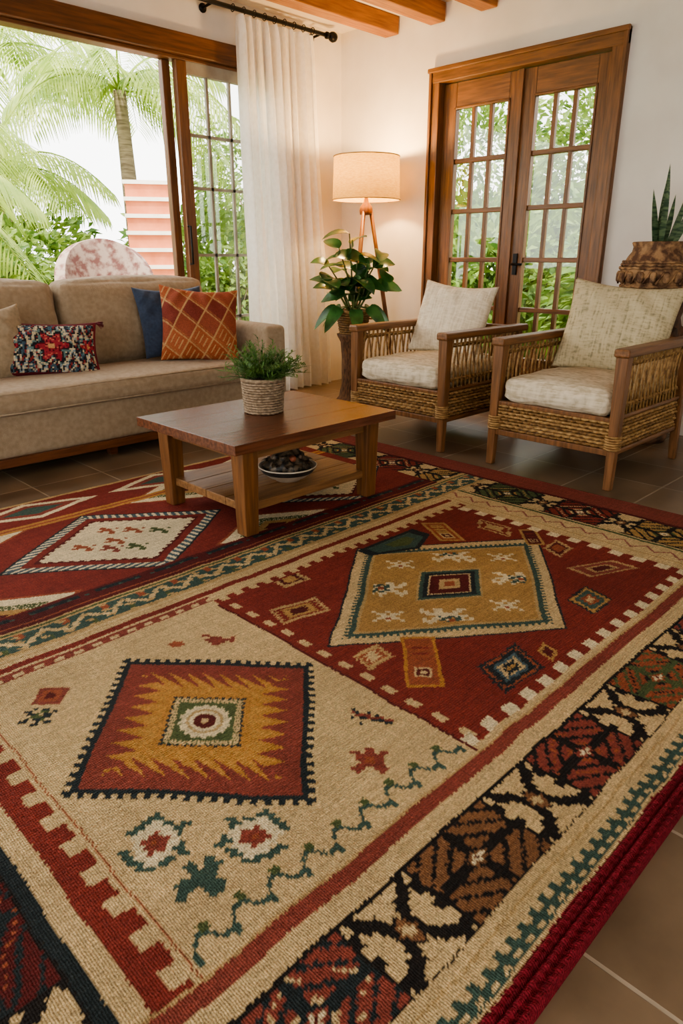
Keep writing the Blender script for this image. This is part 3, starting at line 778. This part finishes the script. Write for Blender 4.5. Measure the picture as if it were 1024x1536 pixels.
def armchair(loc,rotz,Wd,Dp,fab,fabs,pil):
    e=empty('rattan_armchair',loc,(0,0,rotz))
    f=MB()
    f.taper((0.02,.02,0),(.03,.028,.63),.019,.029); f.taper((.02,Wd-.02,0),(.03,Wd-.028,.63),.019,.029)
    f.taper((Dp-.01,.02,0),(Dp-.08,.028,.645),.019,.027); f.taper((Dp-.01,Wd-.02,0),(Dp-.08,Wd-.028,.645),.019,.027)
    f.obj('legs',M_cw,e,bevel=.006)
    f=MB()
    for y in (.028,Wd-.028):
        f.box(-.012,Dp+.0,y-.036,y+.036,.624,.664)
        f.box(.03,Dp-.05,y-.016,y+.016,.165,.195); f.box(.03,Dp-.06,y-.016,y+.016,.335,.36)
    f.obj('arms_and_side_rails',M_cwx,e,bevel=.010)
    f=MB()
    f.box(.01,.045,.04,Wd-.04,.165,.195); f.box(.01,.045,.04,Wd-.04,.325,.345); f.box(Dp-.075,Dp-.045,.04,Wd-.04,.165,.36)
    f.box(Dp-.1,Dp-.06,.04,Wd-.04,.60,.655)
    f.box(.05,Dp-.07,.06,Wd-.06,.30,.325)
    f.obj('cross_rails_and_seat_deck',M_cw,e,bevel=.004)
    f=MB()
    strands(f,(.02,.045,0),(.02,Wd-.045,0),.195,.328,8,.006,(1,0,0))
    for y in (.022,Wd-.022): strands(f,(.055,y,0),(Dp-.08,y,0),.195,.335,8,.006,(0,1,0))
    f.obj('woven_apron',[M_cane,M_caned],e)
    f=MB()
    ns=17
    for y in (.028,Wd-.028):
        for i in range(ns):
            x=.07+(Dp-.20)*i/(ns-1)
            f.tube([(x,y-.008,.355),(x+.012,y+.004,.49),(x+.02,y-.008,.635)],.0065,6,m=0)
            if i%2==0: f.tube([(x+.02,y+.008,.355),(x+.005,y,.49),(x-.012,y+.008,.635)],.005,6,m=1)
        for z in (.40,.59): strands(f,(.05,y,0),(Dp-.09,y,0),z-.012,z+.012,2,.006,(0,1,0))
    for i in range(14):
        yy=.07+(Wd-.14)*i/13
        f.tube([(Dp-.06,yy,.34),(Dp-.07,yy,.50),(Dp-.08,yy,.62)],.006,6,m=i%2)
    f.obj('cane_spindles',[M_cane,M_caned],e)
    f=MB()
    for y in (.028,Wd-.028):
        for k in range(6):
            z=.20+k*.012; f.tube([(.026+.034*math.cos(t),y+.034*math.sin(t),z) for t in [TAU*q/12 for q in range(13)]],.006,5)
    f.obj('cane_wrapping',M_cane,e)
    f=MB(); f.rbox((.36,Wd/2,.405),(.70,Wd-.125,.125),.045,(.01,.0,.028),n=14,wob=.003)
    f.obj('seat_cushion',fabs,e)
    w_,h_,y_,yaw=pil
    pillow('back_pillow',w_,h_,.17,(Dp-.20,y_,.44+h_/2),(math.radians(-20),math.radians(4),math.radians(-90+yaw)),fab,None,e,seed=int(w_*100),n=40)
    return e
armchair((3.10,2.30,0),0,.72,.82,M_cush1,M_cushs,(.52,.47,.43,6))
armchair((3.11,1.31,0),0,.70,.82,M_cush2,M_cushs,(.58,.50,.345,10))

# ---------------------------------------------------------------- floor lamp
lp=empty('tripod_floor_lamp',(4.12,3.86,0))
M_lw=wood('lamp_wood','#8c5a30','#5a361a',2,.4)
f=MB()
top=Vector((0,0,1.40))
for a in (-45,75,195):
    t=math.radians(a); ft=Vector((.27*math.cos(t),.27*math.sin(t),0.008))
    a0=top+Vector((.03*math.cos(t),.03*math.sin(t),0)); f.tube([ft,ft.lerp(a0,.5),a0],[.013,.017,.014],10)
    m=ft.lerp(a0,.42); f.tube([m,Vector((0,0,m.z))],.007,8)
f.lathe([(.001,1.34),(.045,1.345),(.05,1.37),(.045,1.40),(.02,1.43),(.012,1.47),(.012,1.52),(.001,1.52)],n=20)
f.obj('tripod',M_lw,lp)
f=MB(); f.lathe([(.012,1.50),(.018,1.52),(.018,1.56),(.001,1.565)],n=14)
for a in (0,120,240):
    t=math.radians(a); f.tube([(0,0,1.70),(.24*math.cos(t),.24*math.sin(t),1.725)],.003,5)
f.tube([(0,0,1.56),(.06,0,1.60),(.06,0,1.67),(0,0,1.70)],.003,5)
f.obj('socket_and_spider',M_black,lp)
def shade_mat():
    m,nt,b=base_mat('linen_lampshade'); out=nt.nodes['Material Output']
    tc=N(nt,'ShaderNodeTexCoord'); nz=N(nt,'ShaderNodeTexNoise'); nz.inputs['Scale'].default_value=1; mp=N(nt,'ShaderNodeMapping'); mp.inputs['Scale'].default_value=(40,40,220)
    nt.links.new(tc.outputs['Object'],mp.inputs[0]); nt.links.new(mp.outputs[0],nz.inputs['Vector'])
    cr=N(nt,'ShaderNodeValToRGB'); cr.color_ramp.elements[0].position=.3; cr.color_ramp.elements[1].position=.7
    cr.color_ramp.elements[0].color=(*lin('#c49a50'),1); cr.color_ramp.elements[1].color=(*lin('#d8b56c'),1)
    nt.links.new(nz.outputs['Fac'],cr.inputs[0]); nt.links.new(cr.outputs[0],b.inputs['Base Color']); b.inputs['Roughness'].default_value=.9
    tr=N(nt,'ShaderNodeBsdfTranslucent'); nt.links.new(cr.outputs[0],tr.inputs[0])
    mx=N(nt,'ShaderNodeMixShader'); mx.inputs[0].default_value=.16
    nt.links.new(b.outputs[0],mx.inputs[1]); nt.links.new(tr.outputs[0],mx.inputs[2]); nt.links.new(mx.outputs[0],out.inputs[0]); return m
f=MB(); f.lathe([(.25,1.445),(.24,1.735)],n=48,cap=False); 
f.obj('shade',shade_mat(),lp)
f=MB()
for r,z in ((.25,1.445),(.24,1.735)): f.tube([(r*math.cos(TAU*i/48),r*math.sin(TAU*i/48),z) for i in range(49)],.004,6)
f.obj('shade_rims',mat('shade_trim','#b08f5f','#9c7c4e'),lp)
f=MB(); f.lathe([(.012,1.565),(.028,1.59),(.032,1.61),(.024,1.635),(.001,1.645)],n=16); f.obj('bulb',emis('warm_bulb','#ffc98a',30),lp)
L=bpy.data.lights.new('lamp_light','POINT'); L.energy=70; L.color=(1,.66,.30); L.shadow_soft_size=.05
lo=bpy.data.objects.new('lamp_light',L); bpy.context.collection.objects.link(lo); lo.parent=lp; lo.location=(0,0,1.67)

# ---------------------------------------------------------------- leafy floor plant
fp=empty('potted_leafy_plant',(3.76,3.64,0))
M_leafd=mat('glossy_dark_leaf','#4a7a40','#24491f',rough=.3,scale=10,trans=.15)
M_trunkpot=mat('bark_stand','#7d5a3c','#4a3222',rough=.8,scale=25,stretch=(3,3,1),bump=.6,bscale=40,bstretch=(3,3,1))
f=MB(); f.lathe([(.001,0),(.12,0),(.125,.03),(.10,.06),(.085,.15),(.08,.35),(.09,.46),(.11,.50),(.115,.52),(.001,.52)],n=28,rfun=lambda t,z:1+.05*math.sin(9*t+z*12)); f.obj('stand',M_trunkpot,fp)
basket('planter',.09,.12,.16,fp,M_caned,loc=(0,0,.52),rows=10,stakes=18)
f=MB(); f.lathe([(.001,0),(.11,0),(.11,.01),(.001,.02)],c=(0,0,.66),n=20); f.obj('soil',M_soil,fp)
f=MB(); s=MB(); rnd=random.Random(11)
rt=Vector((.7071,-.7071,0)); fw=Vector((.7071,.7071,0))
stems=[((0,0),(-.03,.54)),((.02,0),(.20,.42)),((-.02,.01),(-.20,.36)),((0,-.02),(.11,.30)),((.01,.02),(-.10,.44)),((0,-.03),(-.12,.16)),((.02,-.03),(.22,.22)),((.0,-.03),(.03,.40)),((-.02,-.02),(-.22,.24))]
for k,((bx,by),(tx,tz)) in enumerate(stems):
    dy=rnd.uniform(-.15,.08)
    b0=rt*bx+fw*by+Vector((0,0,.66)); t1=rt*tx+fw*dy+Vector((0,0,.66+tz))
    mid=b0.lerp(t1,.5)+Vector((0,0,.05)); pts=[b0,b0.lerp(mid,.6),mid,mid.lerp(t1,.6),t1]; s.tube(pts,[.008,.007,.006,.005,.004],6)
    nl=5
    for i in range(nl):
        t=.3+.7*i/(nl-1); q=b0.lerp(t1,t)+Vector((0,0,.05*math.sin(math.pi*t)))
        a=i*2.4+k*1.3; dr=rt*math.cos(a)+fw*math.sin(a)*.8+Vector((0,0,rnd.uniform(-.1,.9)))
        nr=Vector((0,0,1))-fw*rnd.uniform(.2,1.2)+rt*rnd.uniform(-.6,.6)
        f.leaf(q,dr,.17+.06*rnd.random(),.105+.03*rnd.random(),nr,.2+.3*rnd.random(),8,fold=.26)
for i in range(8):
    a=i*.8; q=Vector((0,0,.72)); dr=rt*math.cos(a)*1.2+fw*math.sin(a)+Vector((0,0,-.2)); e_=q+dr.normalized()*.11; s.tube([q,e_],.004,5)
    f.leaf(e_,dr,.18,.10,Vector((0,0,1))-fw*.9,.7,8,fold=.25)
f.obj('leaves',M_leafd,fp); s.obj('stems',mat('green_stem','#5c6b35','#3e4a24'),fp)

# ---------------------------------------------------------------- carved urn w/ snake plant on pedestal
M_carv=mat('carved_terracotta','#a5825d','#5a3f2d',rough=.8,scale=22,bump=.6,bscale=60,contrast=(.4,.6))
M_carvd=mat('carved_wood_dark','#7a563c','#3b281b',rough=.6,scale=12,bump=.5,bscale=40,contrast=(.4,.6))
ux,uy=4.24,1.70
f=MB()
f.lathe([(.001,0),(.19,0),(.20,.03),(.17,.06),(.155,.12),(.165,.3),(.185,.5),(.19,.64),(.17,.72),(.18,.76),(.20,.79),(.20,.84),(.19,.86),(.001,.86)],n=64,
   rfun=lambda t,z:1+(.05*math.sin(10*t)*math.sin(z*24) if .1<z<.72 else 0))
for k in range(10):
    t=TAU*k/10
    for z in (.2,.35,.5,.64):
        f.rbox((.165*math.cos(t)+.012*math.cos(t),.165*math.sin(t)+.012*math.sin(t),z),(.05,.05,.07),.02,n=4)
f.obj('carved_pedestal',M_carvd,None,loc=(ux,uy,0))
up=empty('potted_snake_plant',(ux,uy,.861))
f=MB()
f.lathe([(.001,0),(.15,0),(.165,.01),(.18,.05),(.19,.09),(.187,.12),(.175,.15),(.155,.19),(.14,.215),(.135,.24),(.145,.262),(.135,.268),(.12,.245),(.001,.24)],n=96,
   rfun=lambda t,z:1+(.03*math.sin(16*t)*math.cos(z*60) if .015<z<.125 else 0)+(.02*math.cos(z*400) if z>.15 else 0))
for zz,rr_ in ((.145,.184),(.128,.192),(.03,.178),(.015,.168),(.16,.178)):
    f.tube([((rr_)*math.cos(TAU*i/60),(rr_)*math.sin(TAU*i/60),zz+.003*math.sin(i*2.1)) for i in range(61)],.008,6)
for k in range(18):
    t=TAU*k/18; t2=t+TAU/36
    f.rbox((.190*math.cos(t),.190*math.sin(t),.08),(.035,.035,.06),.014,n=4)
    f.tube([(.196*math.cos(t2-.1),.196*math.sin(t2-.1),.045),(.20*math.cos(t2),.20*math.sin(t2),.075),(.196*math.cos(t2+.1),.196*math.sin(t2+.1),.11)],.006,5)
f.obj('carved_urn',M_carv,up)
M_snake=mat('snake_plant_leaf','#6c8460','#34513a',rough=.4,scale=12,stretch=(1,1,6),contrast=(.4,.6),trans=.05)
f=MB(); rnd=random.Random(5)
for lean,dep,L_,W_ in ((.0,.02,.42,.05),(-.16,.03,.30,.045),(.12,0,.27,.045),(.30,.05,.36,.05),(-.05,-.1,.33,.045),(.22,-.12,.30,.05),(.45,.0,.30,.045),(.05,.15,.36,.05)):
    d=rt*lean+fw*dep+Vector((0,0,1)); b0=rt*lean*.15+fw*dep*.2+Vector((0,0,.24))
    f.leaf(b0,d,L_,W_,-fw+rt*rnd.uniform(-.6,.6),-.02,8,fold=.35,shape='blade')
f.obj('blades',M_snake,up)

# ---------------------------------------------------------------- garden
M_grass=mat('garden_ground','#9fab6c','#75874a',rough=1,scale=3)
f=MB(); f.box(-25,40,4.67,50,-.25,-.12); f.box(4.67,40,-20,4.67,-.25,-.12); f.obj('garden_ground',M_grass)
M_pav=mat('terrace_stone','#cdbfa8','#b3a58e',rough=.8,scale=4)
f=MB(); f.box(-2,5,4.67,6.8,-.12,-.03); f.obj('terrace',M_pav)
M_frond=mat('palm_frond','#b3c265','#7f9a45',rough=.5,scale=4,trans=.45)
M_bush=mat('bush_leaf','#93a94e','#4c6e30',rough=.5,scale=3,trans=.35)
M_trunk=mat('palm_trunk','#8d7c66','#655645',rough=.9,scale=6,stretch=(1,1,8),bump=.5,bscale=20)
def palm_mesh(seed,H,FL,nf=15,emin=0,emax=1.15):
    rnd=random.Random(seed); f=MB()
    f.tube([(0,0,0),(.05,.02,H*.33),(.02,.0,H*.66),(0,0,H)],[.15,.11,.10,.08],12,m=1)
    for k in range(nf):
        a=k*2.399; el=rnd.uniform(emin,emax); L_=FL*rnd.uniform(.8,1.1)
        h=Vector((math.cos(a),math.sin(a),0)); pts=[]
        for i in range(13):
            t=i/12; pts.append(Vector((0,0,H))+h*L_*t*math.cos(el*(1-.4*t))*1.0+Vector((0,0,L_*(math.sin(el)*t-(.75)*t*t*t**.3))))
        f.tube(pts,[.018*(1-.8*i/12) for i in range(13)],5,m=0)
        for i in range(40):
            t=.12+.88*i/39; x=t*12; j=min(11,int(x)); q=pts[j].lerp(pts[j+1],x-j); d=(pts[j+1]-pts[j]).normalized()
            sdv=d.cross(Vector((0,0,1))).normalized()
            for sg in (-1,1):
                dd=d*.75+sdv*sg+Vector((0,0,-.1))
                f.leaf(q,dd,FL*.32*math.sin(math.pi*(.12+.8*t))+.05,.026,(0,0,1),.45+rnd.random()*.3,3,m=0,fold=.15,shape='n')
    me=f.obj('palm_tree',[M_frond,M_trunk]); return me
p1=palm_mesh(1,3.2,1.8,13); p1.location=(5.3,9.4,-.12)
p2=palm_mesh(2,1.9,1.6,13); p2.location=(1.75,7.3,-.12)
def inst(o,loc,rz,s):
    n=bpy.data.objects.new(o.name.split('.')[0],o.data); bpy.context.collection.objects.link(n); n.location=loc; n.rotation_euler=(0,0,rz); n.scale=(s,s,s); return n
inst(p1,(5.2,13.5,-.12),1.3,1.35); inst(p2,(4.4,11.9,-.12),.7,1.2); inst(p1,(2.4,12.0,-.12),2.2,1.1)
def bush_mesh(seed,name,rx,rz_,n,ls,trunk=0):
    rnd=random.Random(seed); f=MB()
    for i in range(n):
        v=Vector((rnd.gauss(0,1),rnd.gauss(0,1),rnd.gauss(0,1))).normalized(); r=(.55+.45*rnd.random()**.5)*(1+.25*math.sin(5*v.x+3*v.z+seed)*math.sin(4*v.y))
        q=Vector((v.x*rx*r,v.y*rx*r,trunk+rz_+v.z*rz_*r))
        if q.z<.02: q.z=.02+rnd.random()*.2
        d=v+Vector((rnd.gauss(0,.5),rnd.gauss(0,.5),rnd.gauss(0,.5))); 
        nr=Vector((rnd.gauss(0,1),rnd.gauss(0,1),1))
        f.leaf(q,d,ls*(.7+.6*rnd.random()),ls*.4,nr,.3,2,shape='n')
    for k in range(7):
        a=TAU*k/7; f.tube([(0,0,0),(.03*math.cos(a),.03*math.sin(a),trunk*.8+.05),(rx*.6*math.cos(a),rx*.6*math.sin(a),trunk+rz_*(.8+.2*(k%3)))],[.05 if trunk else .02,.04 if trunk else .015,.008],5,m=1)
    return f.obj(name,[M_bush,M_trunk])
b1=bush_mesh(1,'garden_bush',.95,.66,3200,.14); b1.location=(3.0,8.9,-.12)
t1=bush_mesh(2,'garden_tree',1.5,1.2,4600,.15,1.2); t1.location=(9.2,11.2,-.12)
rnd=random.Random(9)
for x,y,s in ((1.0,9.3,1.1),(6.1,8.3,1.),(4.2,10.6,1.3),(2.2,10.9,1.3),(6.9,10.3,1.4),(7.9,8.4,1.2),
              (7.2,2.6,1.2),(7.5,4.9,1.2),(8.9,3.7,1.5),(9.1,6.2,1.5),(8.9,1.2,1.4)):
    inst(b1,(x,y,-.12),rnd.random()*6,s)
for x,y,s in ((10.9,5.0,1.0),(11.2,8.0,1.05),(11.0,2.0,.95)):
    inst(t1,(x,y,-.12),rnd.random()*6,s)
# terracotta garden stairs
M_terra=mat('terracotta_paint','#d3805a','#bf6c48',rough=.8,scale=6)
M_whit=mat('white_nosing','#f4ece0','#e8dece',rough=.8)
gs=empty('garden_stairs',(3.93,7.12,-.12))
f=MB(); h=MB()
for i in range(11):
    f.box(0,.50,.08*i,1.3,i*.18,i*.18+.14); h.box(-.02,.52,.08*i-.02,1.3,i*.18+.14,i*.18+.18)
gs.rotation_euler=(0,0,-.55)
f.obj('risers',M_terra,gs); h.obj('treads',M_whit,gs)
# floral outdoor armchair
M_flor=mat('floral_upholstery','#b09c90','#7a5450',rough=.9,scale=15,detail=3,contrast=(.38,.56),bump=.2,bscale=200)
oc=empty('floral_outdoor_armchair',(2.86,5.55,-.03),(0,0,math.radians(-20)))
f=MB()
nn=28;vs=[];fs=[]
for j in range(15):
    for i in range(nn+1):
        a=math.pi*(i/nn); s_=math.sin(a)
        v=j/14
        zt=.42+(.80)*(.45+.55*s_**.6) 
        z=.40+(zt-.40)*v; R_=.33+.03*v
        vs.append((R_*math.cos(a),R_*s_*.8+.04*v,z))
for j in range(14):
    for i in range(nn): o=j*(nn+1)+i; fs.append((o,o+1,o+nn+2,o+nn+1))
f.add(vs,fs,0,True)
ob=f.obj('barrel_back',M_flor,oc); sm=ob.modifiers.new('s','SOLIDIFY'); sm.thickness=.09; sm.offset=0; bb=ob.modifiers.new('b','BEVEL'); bb.width=.035; bb.segments=4; bb.limit_method='ANGLE'
f=MB(); f.rbox((0,.02,.36),(.62,.56,.2),.05,(0,0,.02)); f.obj('seat',M_flor,oc)
f=MB()
for x in (-.26,.26):
    for y in (-.2,.24): f.taper((x,y,0),(x,y,.28),.018,.024)
f.obj('legs',M_cw,oc)
